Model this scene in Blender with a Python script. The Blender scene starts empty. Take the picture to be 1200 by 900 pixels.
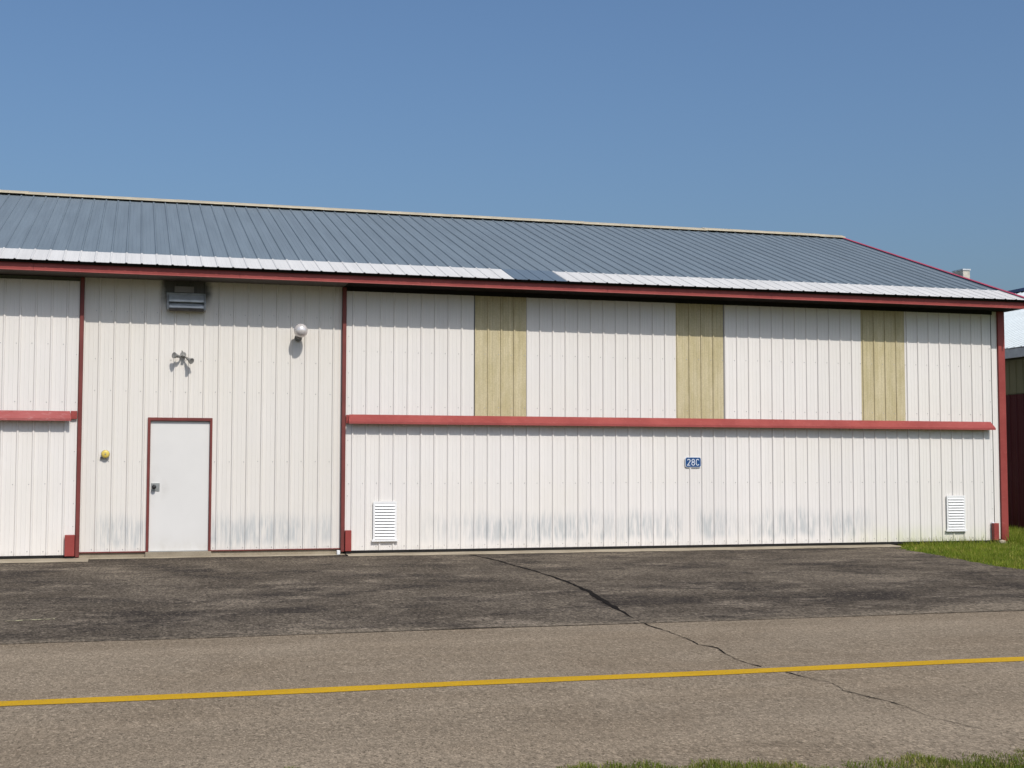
import bpy, bmesh, math, random
import numpy as np
from mathutils import Vector, Matrix

random.seed(7)
rng = np.random.default_rng(7)
SC = bpy.context.scene
COL = SC.collection

# ------------------------------------------------------------------ camera
cam_data = bpy.data.cameras.new('camera')
cam = bpy.data.objects.new('camera', cam_data)
COL.objects.link(cam)
cam_data.sensor_width = 36.0
cam_data.lens = 1564.25 / 1200 * 36.0
cam_data.clip_start = 0.1
cam_data.clip_end = 3000
F = Vector((0.27161286, 0.96044382, 0.06143385))
R = Vector((0.96224036, -0.27219848, 0.00121252))
U = Vector((-0.01788676, -0.05878479, 0.99811042))
m = Matrix((R, U, -F)).transposed().to_4x4()
m.translation = Vector((-2.2972798, -21.71138436, 1.38328178))
cam.matrix_world = m
SC.camera = cam

# ------------------------------------------------------------------ light
SUN = Vector((0.23, -1.0, 1.16)).normalized()
elev = math.asin(SUN.z)
azim = math.atan2(SUN.x, SUN.y)
world = bpy.data.worlds.new('World')
SC.world = world
world.use_nodes = True
wn = world.node_tree
bg = wn.nodes['Background']
sky = wn.nodes.new('ShaderNodeTexSky')
sky.sky_type = 'NISHITA'
sky.sun_disc = False
sky.sun_elevation = elev
sky.sun_rotation = azim
sky.altitude = 250
sky.air_density = 1.3
sky.dust_density = 4.6
sky.ozone_density = 8.6
wn.links.new(sky.outputs[0], bg.inputs[0])
bg.inputs[1].default_value = 0.115
ld = bpy.data.lights.new('sun', 'SUN')
ld.energy = 3.6
ld.angle = math.radians(0.53)
ld.color = (1.0, 0.955, 0.89)
sun = bpy.data.objects.new('sun', ld)
COL.objects.link(sun)
sun.rotation_euler = SUN.to_track_quat('Z', 'Y').to_euler()
sun.location = (0, -20, 30)
SC.view_settings.view_transform = 'Standard'
SC.view_settings.look = 'None'
SC.view_settings.exposure = 0.0
SC.view_settings.gamma = 1.0
SC.view_settings.use_curve_mapping = False


# ------------------------------------------------------------------ node helpers
class NT:
    def __init__(self, name):
        self.m = bpy.data.materials.new(name)
        self.m.use_nodes = True
        self.t = self.m.node_tree
        self.b = self.t.nodes['Principled BSDF']
        self._pos = None

    def new(self, typ, **kw):
        n = self.t.nodes.new(typ)
        for k, v in kw.items():
            setattr(n, k, v)
        return n

    def put(self, sock, v):
        if hasattr(v, 'links'):
            self.t.links.new(v, sock)
        elif isinstance(v, (tuple, list)):
            sock.default_value = tuple(v) + (1,) if len(v) == 3 and sock.type == 'RGBA' else tuple(v)
        else:
            sock.default_value = v

    def pos(self):
        if self._pos is None:
            g = self.new('ShaderNodeNewGeometry')
            s = self.new('ShaderNodeSeparateXYZ')
            self.t.links.new(g.outputs['Position'], s.inputs[0])
            self._pos = (g.outputs['Position'], s.outputs[0], s.outputs[1], s.outputs[2])
        return self._pos

    def math(self, op, a, b=0.0, c=0.0, clamp=False):
        n = self.new('ShaderNodeMath', operation=op, use_clamp=clamp)
        for i, v in enumerate((a, b, c)):
            self.put(n.inputs[i], v)
        return n.outputs[0]

    def vec(self, x, y, z):
        n = self.new('ShaderNodeCombineXYZ')
        for i, v in enumerate((x, y, z)):
            self.put(n.inputs[i], v)
        return n.outputs[0]

    def scaled(self, sx, sy, sz):
        n = self.new('ShaderNodeVectorMath', operation='MULTIPLY')
        self.put(n.inputs[0], self.pos()[0])
        n.inputs[1].default_value = (sx, sy, sz)
        return n.outputs[0]

    def noise(self, vec, scale=1.0, detail=3.0, rough=0.55, dist=0.0):
        n = self.new('ShaderNodeTexNoise')
        self.put(n.inputs['Vector'], vec)
        n.inputs['Scale'].default_value = scale
        n.inputs['Detail'].default_value = detail
        n.inputs['Roughness'].default_value = rough
        n.inputs['Distortion'].default_value = dist
        return n.outputs['Fac']

    def vor(self, vec, scale, out='Color'):
        n = self.new('ShaderNodeTexVoronoi')
        self.put(n.inputs['Vector'], vec)
        n.inputs['Scale'].default_value = scale
        return n.outputs[out]

    def rng(self, v, a, b, c=0.0, d=1.0, smooth=True):
        n = self.new('ShaderNodeMapRange')
        if smooth:
            n.interpolation_type = 'SMOOTHSTEP'
        self.put(n.inputs[0], v)
        for i, q in enumerate((a, b, c, d)):
            self.put(n.inputs[1 + i], q)
        return n.outputs[0]

    def mix(self, f, a, b, mode='MIX'):
        n = self.new('ShaderNodeMix', data_type='RGBA', blend_type=mode)
        self.put(n.inputs[0], f)
        self.put(n.inputs[6], a)
        self.put(n.inputs[7], b)
        return n.outputs[2]

    def val(self, fac, lo, hi):  # grey multiplier colour from a 0..1 value
        return self.rng(fac, 0.0, 1.0, lo, hi, False)

    def rand(self):
        n = self.new('ShaderNodeObjectInfo')
        return n.outputs['Random']

    def done(self, color, rough=0.5, metal=0.0, spec=0.3, bump=None, bdist=0.002, bstr=0.5):
        self.put(self.b.inputs['Base Color'], color)
        self.put(self.b.inputs['Roughness'], rough)
        self.b.inputs['Metallic'].default_value = metal
        self.b.inputs['Specular IOR Level'].default_value = spec
        if bump is not None:
            n = self.new('ShaderNodeBump')
            n.inputs['Distance'].default_value = bdist
            n.inputs['Strength'].default_value = bstr
            self.put(n.inputs['Height'], bump)
            self.t.links.new(n.outputs[0], self.b.inputs['Normal'])
        return self.m


def mulv(t, col, v):
    """colour times a scalar"""
    n = t.new('ShaderNodeVectorMath', operation='SCALE')
    t.put(n.inputs[0], col)
    t.put(n.inputs['Scale'], v)
    return n.outputs[0]


def plain(name, col, rough=0.5, metal=0.0, spec=0.3, var=0.1, scale=6.0):
    t = NT(name)
    f = t.noise(t.pos()[0], scale, 4.0, 0.6)
    c = mulv(t, col, t.rng(f, 0.3, 0.7, 1 - var, 1 + var))
    return t.done(c, rough, metal, spec)


def wall_mat(name, base, stain=True, green=False, soot=False):
    t = NT(name)
    P, X, Y, Z = t.pos()
    c = mulv(t, base, t.rng(t.rand(), 0, 1, 0.965, 1.02, False))
    # weathering: faint vertical run marks and broad cloudiness
    runs = t.noise(t.scaled(9, 1, 0.35), 1.0, 3.0)
    c = mulv(t, c, t.rng(runs, 0.3, 0.7, 0.975, 1.01))
    cloud = t.noise(P, 0.7, 3.0)
    c = t.mix(t.rng(cloud, 0.35, 0.75, 0.0, 0.35), c, tuple(v * k for v, k in zip(base, (0.97, 0.96, 0.90))))
    if stain:
        st = t.noise(t.scaled(17, 1, 1.9), 1.0, 5.0, 0.62)
        st2 = t.noise(t.scaled(55, 1, 3.0), 1.0, 2.0)
        s = t.rng(t.math('ADD', st, t.math('MULTIPLY', st2, 0.35)), 0.50, 0.84)
        wob = t.math('MULTIPLY', t.math('SUBTRACT', t.noise(t.scaled(3.2, 1, 0), 1.0, 3.0), 0.5), 0.42)
        zz = t.math('ADD', Z, wob)
        lo = t.rng(zz, 0.06, 0.22)
        hi = t.rng(zz, 0.40, 0.70, 1.0, 0.0)
        xm = t.rng(t.noise(t.scaled(0.8, 0, 0), 1.0, 1.0), 0.34, 0.50, 0.4, 1.0)
        edge = t.rng(X, 1.9, 3.0)
        midw = t.math('MULTIPLY', t.rng(X, -2.95, -2.72), t.rng(X, 0.72, 0.9, 1.0, 0.0))
        right = t.rng(X, 10.2, 10.9, 1.0, 0.0)
        sign = t.rng(t.math('ABSOLUTE', t.math('SUBTRACT', X, 7.05)), 0.1, 0.2)
        xmask = t.math('MAXIMUM', t.math('MULTIPLY', t.math('MULTIPLY', edge, right), sign), midw)
        f = t.math('MULTIPLY', t.math('MULTIPLY', s, t.math('MULTIPLY', lo, hi)), t.math('MULTIPLY', xmask, xm))
        f = t.math('MULTIPLY', f, 0.72, clamp=True)
        c = t.mix(f, c, (0.40, 0.425, 0.43))
    if green:
        gr = t.math('MULTIPLY', t.rng(Z, 0.0, 0.42, 1.0, 0.0), t.rng(X, 9.5, 11.5))
        gr = t.math('MULTIPLY', gr, t.rng(t.noise(t.scaled(7, 1, 1.5), 1.0, 3.0), 0.25, 0.7, 0.1, 0.6))
        c = t.mix(gr, c, (0.56, 0.57, 0.34))
    if soot:   # exhaust soot above the hood
        nz = t.math('MULTIPLY', t.math('SUBTRACT', t.noise(t.scaled(5, 1, 5), 1.0, 4.0), 0.5), 0.16)
        hx = t.math('ADD', t.math('ABSOLUTE', t.math('ADD', X, 1.545)), nz)
        q = t.math('MULTIPLY', t.rng(hx, 0.30, 0.44, 1.0, 0.0), t.rng(t.math('ADD', Z, nz), 3.86, 4.12))
        c = t.mix(t.math('MULTIPLY', q, 0.93), c, (0.045, 0.043, 0.040))
    # splashed grey dirt right at the bottom edge
    d = t.math('MULTIPLY', t.rng(Z, 0.0, 0.12, 1.0, 0.0), t.rng(t.noise(t.scaled(12, 1, 6), 1.0, 3.0), 0.35, 0.7, 0.0, 0.3))
    c = t.mix(d, c, (0.42, 0.38, 0.32))
    return t.done(c, 0.42, 0.0, 0.25, t.noise(t.scaled(3, 1, 1.6), 1.0, 3.0), 0.016, 0.4)


M = {}
M['white'] = wall_mat('weathered_white_siding', (0.725, 0.690, 0.652), True, True)
M['cream'] = wall_mat('cream_white_siding', (0.695, 0.66, 0.61), True, False, True)
M['plainwhite'] = wall_mat('plain_white_metal', (0.74, 0.72, 0.68), False, False)
t = NT('white_door_paint')
P, X, Y, Z = t.pos()
f = t.noise(t.scaled(4, 1, 2.5), 1.0, 5.0, 0.65)
c = mulv(t, (0.67, 0.655, 0.625), t.rng(t.noise(P, 1.3, 3.0), 0.3, 0.7, 0.97, 1.015))
hd = t.math('ADD', t.math('ABSOLUTE', t.math('ADD', X, 1.96)), t.math('MULTIPLY', t.math('ABSOLUTE', t.math('SUBTRACT', Z, 1.03)), 0.6))
c = t.mix(t.math('MULTIPLY', t.rng(hd, 0.08, 0.30, 1.0, 0.0), t.rng(f, 0.4, 0.7, 0.0, 0.35)), c, (0.42, 0.40, 0.36))
c = t.mix(t.math('MULTIPLY', t.rng(Z, 0.05, 0.40, 1.0, 0.0), t.rng(f, 0.35, 0.7, 0.05, 0.32)), c, (0.45, 0.41, 0.34))
M['door'] = t.done(c, 0.38, 0, 0.3, t.noise(P, 2.2, 2.0), 0.008, 0.3)
M['vent'] = plain('white_vent_plastic', (0.76, 0.755, 0.74), 0.45, 0, 0.3, 0.03, 9)

t = NT('fibreglass_panel')
P, X, Y, Z = t.pos()
f1 = t.noise(t.scaled(5, 1, 1.6), 1.0, 5.0, 0.65)
f2 = t.noise(P, 38, 3.0, 0.7)
c = t.mix(t.rng(f1, 0.3, 0.72), (0.46, 0.392, 0.224), (0.55, 0.477, 0.308))
c = mulv(t, c, t.rng(f2, 0.3, 0.7, 0.9, 1.07))
c = mulv(t, c, t.rng(t.noise(t.scaled(85, 1, 0.4), 1.0, 2.0), 0.3, 0.7, 0.86, 1.10))
M['fibre'] = t.done(c, 0.55, 0, 0.25, f2, 0.004, 0.4)

t = NT('faded_red_trim')
P, X, Y, Z = t.pos()
f1 = t.noise(t.scaled(2.2, 2.2, 2.2), 1.0, 5.0, 0.65)
f2 = t.noise(t.scaled(14, 30, 30), 1.0, 5.0, 0.7)
c = t.mix(t.rng(f1, 0.3, 0.72), (0.238, 0.040, 0.034), (0.295, 0.057, 0.048))
c = t.mix(t.rng(f2, 0.55, 0.74, 0.0, 0.5), c, (0.40, 0.13, 0.11))
M['red'] = t.done(c, 0.48, 0, 0.3)

t = NT('chalky_red_trim')
P, X, Y, Z = t.pos()
f2 = t.noise(t.scaled(7, 30, 16), 1.0, 6.0, 0.72)
c = t.mix(t.rng(t.noise(P, 2.0, 3.0), 0.3, 0.7), (0.27, 0.060, 0.056), (0.32, 0.085, 0.08))
c = t.mix(t.rng(f2, 0.52, 0.68, 0.0, 0.6), c, (0.42, 0.21, 0.20))
M['chalkred'] = t.done(c, 0.55, 0, 0.25)

M['jambred'] = plain('brown_red_jamb', (0.165, 0.042, 0.036), 0.55, 0, 0.25, 0.12, 4)
M['rakered'] = plain('crimson_rake_trim', (0.36, 0.045, 0.075), 0.5, 0, 0.3, 0.12, 3)


def roof_mat(name, base, v=0.07):
    t = NT(name)
    P, X, Y, Z = t.pos()
    c = mulv(t, base, t.rng(t.rand(), 0, 1, 0.98, 1.02, False))
    f = t.noise(t.scaled(7, 0.5, 0.5), 1.0, 4.0)
    c = mulv(t, c, t.rng(f, 0.3, 0.7, 1 - v, 1 + v))
    g = t.noise(P, 1.1, 4.0)
    c = t.mix(t.rng(g, 0.4, 0.75, 0, 0.14), c, tuple(q * 0.8 + 0.04 for q in base))
    return t.done(c, 0.52, 0.0, 0.22, t.noise(t.scaled(3, 1.2, 1.2), 1.0, 2.0), 0.01, 0.3)


M['roof'] = roof_mat('slate_blue_roof_metal', (0.148, 0.181, 0.205))
M['roofnew'] = roof_mat('unfaded_blue_roof_metal', (0.112, 0.148, 0.185), 0.04)
M['eave'] = roof_mat('white_eave_metal', (0.575, 0.56, 0.53), 0.05)
M['nroof'] = roof_mat('pale_white_roof_metal', (0.50, 0.545, 0.55), 0.04)
M['cap'] = plain('beige_ridge_metal', (0.43, 0.37, 0.26), 0.5, 0, 0.3, 0.12, 2.5)
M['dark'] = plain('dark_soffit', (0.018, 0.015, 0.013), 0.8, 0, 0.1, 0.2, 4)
M['soffit'] = plain('soffit_metal', (0.11, 0.10, 0.09), 0.6, 0, 0.2, 0.1, 2)
M['frame'] = plain('frame_grey', (0.22, 0.21, 0.20), 0.7, 0, 0.2, 0.1, 3)  # one even grey for inner frames and the label plate
M['rubber'] = plain('black_rubber', (0.016, 0.015, 0.014), 0.75, 0, 0.2, 0.25, 8)
M['screw'] = plain('screw_heads', (0.42, 0.41, 0.39), 0.45, 0.3, 0.3, 0.1, 20)
M['galv'] = plain('galvanised_steel', (0.50, 0.52, 0.53), 0.45, 0.25, 0.4, 0.10, 10)
M['dullgalv'] = plain('sooty_steel', (0.11, 0.105, 0.10), 0.7, 0.1, 0.2, 0.25, 9)
M['hoodgrey'] = plain('weathered_hood_metal', (0.30, 0.31, 0.31), 0.6, 0.1, 0.3, 0.2, 8)
M['lampgrey'] = plain('grey_lamp_housing', (0.24, 0.235, 0.22), 0.5, 0.1, 0.3, 0.12, 20)
M['steel'] = plain('brushed_lock_steel', (0.36, 0.37, 0.36), 0.4, 0.6, 0.4, 0.1, 25)
M['black'] = plain('black_metal', (0.025, 0.025, 0.025), 0.5, 0, 0.3, 0.1, 9)
M['globe'] = plain('pearly_globe', (0.70, 0.66, 0.64), 0.22, 0.35, 0.6, 0.06, 12)
M['yellow'] = plain('yellow_enamel', (0.62, 0.47, 0.10), 0.4, 0, 0.35, 0.1, 20)
M['blue'] = plain('blue_sign_enamel', (0.012, 0.062, 0.185), 0.35, 0, 0.4, 0.05, 10)
M['signwhite'] = plain('white_sign_paint', (0.72, 0.76, 0.80), 0.4, 0, 0.3, 0.03, 10)
M['darkred'] = roof_mat('dark_red_siding', (0.085, 0.014, 0.016), 0.06)
M['olive'] = roof_mat('tan_siding', (0.21, 0.195, 0.115), 0.08)
M['bluedark'] = plain('navy_ridge_metal', (0.012, 0.018, 0.045), 0.5, 0, 0.3, 0.1, 3)
M['grime'] = None

t = NT('soot_stain_siding')
P, X, Y, Z = t.pos()
f = t.noise(t.scaled(6, 1, 5), 1.0, 4.0)
c = t.mix(t.rng(f, 0.3, 0.75), (0.05, 0.047, 0.043), (0.12, 0.115, 0.105))
M['soot'] = t.done(c, 0.7, 0, 0.2)

# concrete of the slab, dusty
t = NT('weathered_concrete')
P, X, Y, Z = t.pos()
f1 = t.noise(P, 2.4, 5.0, 0.6)
f2 = t.noise(P, 60, 3.0, 0.7)
f3 = t.noise(t.scaled(1.3, 4, 4), 1.0, 4.0)
c = t.mix(t.rng(f1, 0.3, 0.7), (0.27, 0.225, 0.16), (0.35, 0.30, 0.22))
c = t.mix(t.rng(f3, 0.5, 0.72, 0, 0.5), c, (0.17, 0.14, 0.105))
c = mulv(t, c, t.rng(f2, 0.3, 0.7, 0.86, 1.1))
M['concrete'] = t.done(c, 0.9, 0, 0.15, f2, 0.004, 0.6)

M['brickish'] = plain('chimney_stucco', (0.46, 0.43, 0.36), 0.85, 0, 0.2, 0.2, 6)


def asphalt(name, a, b, dark, old, agg):
    """worn asphalt; old = patchy sealed surface with dusty joint edge"""
    t = NT(name)
    P, X, Y, Z = t.pos()
    fin = t.noise(t.scaled(1, 0.45, 1), 26, 5.0, 0.75)
    grit = t.noise(t.scaled(1, 0.5, 1), agg, 3.0, 0.7)
    s_ = t.new('ShaderNodeSeparateColor')
    t.put(s_.inputs[0], t.vor(t.scaled(1, 0.6, 1), agg * 0.8, 'Color'))
    gr = s_.outputs[0]
    if old:
        big = t.noise(t.scaled(0.55, 0.62, 1), 1.0, 7.0, 0.66, 0.5)
        c = t.mix(t.rng(big, 0.36, 0.66), a, b)
        blot = t.noise(t.scaled(0.34, 0.52, 1), 2.1, 7.0, 0.68, 0.3)
        c = t.mix(t.rng(blot, 0.46, 0.64, 0, 0.80), c, dark)
        lt = t.noise(t.scaled(0.8, 1.0, 1), 1.3, 7.0, 0.74)
        c = t.mix(t.rng(lt, 0.52, 0.66, 0, 0.75), c, tuple(1.5 * v for v in b))
        # dust drifted over the joint with the taxiway, darker tone along the slab
        wob = t.math('MULTIPLY', t.math('SUBTRACT', t.noise(t.scaled(0.9, 2.2, 1), 1.0, 6.0, 0.7), 0.5), 1.5)
        wide = t.rng(X, 4.2, 7.5, 0.0, 0.55)
        e = t.math('SUBTRACT', t.math('ADD', Y, wob), wide)
        c = t.mix(t.rng(e, -9.55, -9.0, 0.85, 0.0), c, (0.185, 0.150, 0.108))
        c = t.mix(t.rng(t.math('ADD', Y, wob), -1.0, -0.3, 0.0, 0.6), c, dark)
        c = mulv(t, c, t.rng(fin, 0.30, 0.70, 0.55, 1.45))
        c = mulv(t, c, t.rng(grit, 0.32, 0.68, 0.62, 1.42))
        c = t.mix(t.rng(t.noise(t.scaled(1, 0.4, 1), 15, 3.0, 0.7), 0.66, 0.74, 0, 0.5), c, (0.26, 0.22, 0.17))
    else:
        big = t.noise(t.scaled(0.5, 0.8, 1), 1.0, 6.0, 0.6, 0.3)
        mid = t.noise(t.scaled(1.6, 1.6, 1), 1.0, 6.0, 0.68)
        c = t.mix(t.rng(big, 0.34, 0.66), a, b)
        c = t.mix(t.rng(mid, 0.50, 0.72, 0, 0.45), c, dark)
        # wheel-worn lengthwise bands and old drip stains
        band = t.noise(t.scaled(0.05, 1.5, 1), 1.0, 3.0)
        c = mulv(t, c, t.rng(band, 0.35, 0.65, 0.93, 1.06))
        st = t.noise(t.scaled(1.1, 2.0, 1), 1.0, 4.0, 0.6, 0.6)
        c = t.mix(t.rng(st, 0.66, 0.76, 0, 0.35), c, tuple(v * 0.55 for v in dark))
        c = mulv(t, c, t.rng(fin, 0.30, 0.70, 0.80, 1.20))
        c = mulv(t, c, t.rng(grit, 0.32, 0.68, 0.74, 1.26))
    c = mulv(t, c, t.rng(gr, 0.0, 1.0, 0.84, 1.16, False))
    pit = t.noise(t.scaled(1, 0.55, 1), agg * 0.62, 2.0, 0.6)
    c = t.mix(t.rng(pit, 0.585, 0.64, 0, 0.62), c, tuple(v * 0.35 for v in dark))
    lite = t.noise(t.scaled(1, 0.55, 1), agg * 0.5, 2.0, 0.6)
    c = t.mix(t.rng(lite, 0.60, 0.66, 0, 0.5), c, tuple(min(0.5, v * 1.9) for v in b))
    h = t.math('ADD', grit, t.math('MULTIPLY', fin, 0.7))
    return t.done(c, 0.95, 0, 0.08, h, 0.005, 0.6)


M['apron'] = asphalt('dark_sealed_asphalt', (0.072, 0.058, 0.043), (0.130, 0.106, 0.079), (0.031, 0.0255, 0.0215), True, 46)
M['taxi'] = asphalt('worn_grey_asphalt', (0.212, 0.165, 0.113), (0.242, 0.193, 0.136), (0.168, 0.129, 0.088), False, 92)
M['crack'] = plain('crack_dark', (0.011, 0.009, 0.008), 0.95, 0, 0.05, 0.3, 20)  # dark tone of the cracks, which are flat ribbons without a recess

t = NT('worn_yellow_paint')
P, X, Y, Z = t.pos()
f = t.noise(P, 34, 4.0, 0.7)
g = t.noise(t.scaled(0.8, 3, 1), 1.0, 4.0)
c = t.mix(t.rng(g, 0.3, 0.7), (0.46, 0.265, 0.006), (0.52, 0.305, 0.010))
c = t.mix(t.rng(f, 0.56, 0.68, 0, 0.6), c, (0.19, 0.145, 0.07))
w = t.noise(t.scaled(1.3, 5, 1), 1.0, 6.0, 0.72)
c = t.mix(t.rng(w, 0.58, 0.72, 0, 0.5), c, (0.22, 0.165, 0.075))
c = mulv(t, c, t.rng(t.noise(P, 90, 2.0), 0.3, 0.7, 0.88, 1.1))
M['yline'] = t.done(c, 0.85, 0, 0.15, f, 0.004, 0.6)
t = NT('flaked_pale_paint')
f = t.noise(t.scaled(16, 30, 1), 1.0, 3.0)
c = t.mix(t.rng(f, 0.42, 0.55), (0.72, 0.68, 0.40), (0.16, 0.14, 0.095))
M['flaked'] = t.done(c, 0.9, 0, 0.1)

t = NT('lawn_soil')
P, X, Y, Z = t.pos()
f = t.noise(P, 3.0, 5.0, 0.65)
g = t.noise(P, 45, 3.0, 0.7)
c = t.mix(t.rng(f, 0.3, 0.7), (0.045, 0.075, 0.012), (0.085, 0.11, 0.02))
c = t.mix(t.rng(g, 0.5, 0.7, 0, 0.5), c, (0.11, 0.09, 0.04))
M['soil'] = t.done(c, 0.95, 0, 0.1, g, 0.02, 0.6)

def grass_mat(name, g0, g1, dry, amount):
    t = NT(name)
    P, X, Y, Z = t.pos()
    at = t.new('ShaderNodeAttribute', attribute_name='blade')
    f = t.noise(P, 1.9, 5.0, 0.65)
    c = t.mix(t.rng(f, 0.32, 0.68), g0, g1)
    patch = t.rng(t.noise(P, 3.3, 4.0, 0.6), 0.45, 0.68, 0.0, 0.45)
    c = t.mix(t.rng(t.math('ADD', at.outputs['Fac'], patch), 1.0 - amount, 1.12 - amount, 0, 0.85), c, dry)
    c = mulv(t, c, t.rng(at.outputs['Fac'], 0.0, 0.8, 0.70, 1.18, False))
    t.done(c, 0.6, 0, 0.2)
    tr = t.new('ShaderNodeBsdfTranslucent')
    t.put(tr.inputs[0], c)
    ms = t.new('ShaderNodeMixShader')
    ms.inputs[0].default_value = 0.3
    t.t.links.new(t.b.outputs[0], ms.inputs[1])
    t.t.links.new(tr.outputs[0], ms.inputs[2])
    t.t.links.new(ms.outputs[0], t.t.nodes['Material Output'].inputs[0])
    return t.m


M['grass'] = grass_mat('lawn_blades', (0.120, 0.185, 0.014), (0.235, 0.280, 0.026), (0.36, 0.30, 0.08), 0.10)
M['verge'] = grass_mat('verge_blades', (0.095, 0.135, 0.015), (0.175, 0.205, 0.026), (0.30, 0.24, 0.10), 0.11)


# ------------------------------------------------------------------ mesh helpers
class MB:
    """collects boxes, prisms and tubes and links them as ONE mesh object"""

    def __init__(self):
        self.v, self.f = [], []

    def add(self, vs, fs):
        o = len(self.v)
        self.v += [tuple(p) for p in vs]
        self.f += [tuple(i + o for i in f) for f in fs]
        return self

    def box(self, x0, x1, y0, y1, z0, z1):
        vs = [(x, y, z) for z in (z0, z1) for y in (y0, y1) for x in (x0, x1)]
        fs = [(0, 2, 3, 1), (4, 5, 7, 6), (0, 1, 5, 4), (2, 6, 7, 3), (0, 4, 6, 2), (1, 3, 7, 5)]
        return self.add(vs, fs)

    def prism_x(self, prof, x0, x1, dx=None):
        """closed (y,z) profile extruded along x; dx: per-point x offsets at the two ends"""
        n = len(prof)
        d0 = dx[0] if dx else [0] * n
        d1 = dx[1] if dx else [0] * n
        vs = [(x0 + d0[i], p[0], p[1]) for i, p in enumerate(prof)] + [(x1 + d1[i], p[0], p[1]) for i, p in enumerate(prof)]
        fs = [tuple(range(n - 1, -1, -1)), tuple(range(n, 2 * n))]
        fs += [(i, (i + 1) % n, n + (i + 1) % n, n + i) for i in range(n)]
        return self.add(vs, fs)

    def prism_y(self, prof, y0, y1):
        n = len(prof)
        vs = [(p[0], y0, p[1]) for p in prof] + [(p[0], y1, p[1]) for p in prof]
        fs = [tuple(range(n)), tuple(range(2 * n - 1, n - 1, -1))]
        fs += [(i, n + i, n + (i + 1) % n, (i + 1) % n) for i in range(n)]
        return self.add(vs, fs)

    def lathe(self, a, b, prof, seg=14):
        """rings (t 0..1, radius) about the axis a->b, ends closed"""
        a, b = Vector(a), Vector(b)
        d = b - a
        q = d.normalized().to_track_quat('Z', 'Y')
        vs, fs = [], []
        for tt, r in prof:
            for k in range(seg):
                an = 2 * math.pi * k / seg
                vs.append(a + d * tt + q @ Vector((r * math.cos(an), r * math.sin(an), 0)))
        for i in range(len(prof) - 1):
            for k in range(seg):
                k2 = (k + 1) % seg
                fs.append((i * seg + k, i * seg + k2, (i + 1) * seg + k2, (i + 1) * seg + k))
        fs.append(tuple(range(seg - 1, -1, -1)))
        L = (len(prof) - 1) * seg
        fs.append(tuple(range(L, L + seg)))
        return self.add(vs, fs)

    def mesh(self, name, mat, smooth=False):
        me = bpy.data.meshes.new(name)
        me.from_pydata([tuple(p) for p in self.v], [], self.f)
        me.materials.append(mat)
        if smooth:
            me.polygons.foreach_set('use_smooth', [True] * len(me.polygons))
        me.update()
        return me

    def build(self, name, mat, parent=None, smooth=False, bevel=0.0, loc=None):
        o = link(name, self.mesh(name, mat, smooth), parent)
        if loc is not None:
            o.location = loc
        if bevel:
            bm = bmesh.new()
            bm.from_mesh(o.data)
            bmesh.ops.remove_doubles(bm, verts=bm.verts, dist=1e-5)
            bmesh.ops.bevel(bm, geom=bm.edges[:], offset=bevel, segments=2, affect='EDGES', profile=0.5)
            bm.to_mesh(o.data)
            bm.free()
        return o


def link(name, me, parent=None):
    o = bpy.data.objects.new(name, me)
    COL.objects.link(o)
    if parent is not None:
        o.parent = parent
    return o


def tag(o, label=None, cat=None, group=None, kind=None):
    for k, v in (('label', label), ('category', cat), ('group', group), ('kind', kind)):
        if v:
            o[k] = v
    return o


def thing(name, label, cat, loc=(0, 0, 0), group=None):
    o = bpy.data.objects.new(name, None)
    COL.objects.link(o)
    o.location = loc
    return tag(o, label, cat, group)


def gz(y):
    """height of the gently draining paved ground"""
    return -0.05 + 0.01 * max(-40.0, min(3.0, y))


# ------------------------------------------------------------------ ground
def grid_sheet(name, pts_rows, mat, kind='structure', label=None, cat=None):
    n = len(pts_rows[0])
    vs = [p for r in pts_rows for p in r]
    fs = []
    for i in range(len(pts_rows) - 1):
        for k in range(n - 1):
            fs.append((i * n + k, i * n + k + 1, (i + 1) * n + k + 1, (i + 1) * n + k))
    me = bpy.data.meshes.new(name)
    me.from_pydata(vs, [], fs)
    me.materials.append(mat)
    o = link(name, me)
    tag(o, label, cat, kind=kind)
    return o


rows = []
for y in (-600, -40, -22, -16, -10, -5, 0, 3, 30, 800):
    rows.append([(x, y, gz(y) - 0.012) for x in (-800, -60, -20, 0, 20, 60, 800)])
grid_sheet('ground', rows, M['soil'], label='green turf ground around the pavement and buildings', cat='ground')


def ragged(x0, x1, step, y, amp, seed):
    r = random.Random(seed)
    out, x, ph = [], x0, [r.uniform(0, 6) for _ in range(3)]
    while x < x1 + 1e-6:
        out.append((x, y + amp * (0.5 * math.sin(x * 1.7 + ph[0]) + 0.35 * math.sin(x * 4.9 + ph[1]) + 0.3 * r.uniform(-1, 1))))
        x += step
    return out


south = [(x, y - 0.115 * max(-5.0, min(5.0, x))) for x, y in ragged(-70, 70, 0.2, -15.20, 0.04, 3)]
rows = [[(x, y, gz(y) - 0.004) for x, y in south], [(x, -12.0, gz(-12.0) - 0.004) for x, y in south],
        [(x, -9.30, gz(-9.3) - 0.004) for x, y in south]]
grid_sheet('taxiway', rows, M['taxi'], label='worn grey asphalt taxiway crossing the foreground', cat='taxiway')

# apron: its south edge is a fine joint, the east edge curves along the grass
EDGE = [(11.35, 0.30), (10.95, -0.45), (10.62, -1.2), (10.48, -2.5), (10.22, -3.6), (10.12, -4.6), (10.2, -5.6), (10.5, -6.8), (11.3, -8.0), (13.0, -9.0), (15.0, -9.42)]


def edge_x(y):
    for (xa, ya), (xb, yb) in zip(EDGE, EDGE[1:]):
        if yb <= y <= ya:
            k = (ya - y) / (ya - yb)
            return xa + (xb - xa) * k
    return EDGE[0][0] if y > 0 else EDGE[-1][0]


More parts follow.
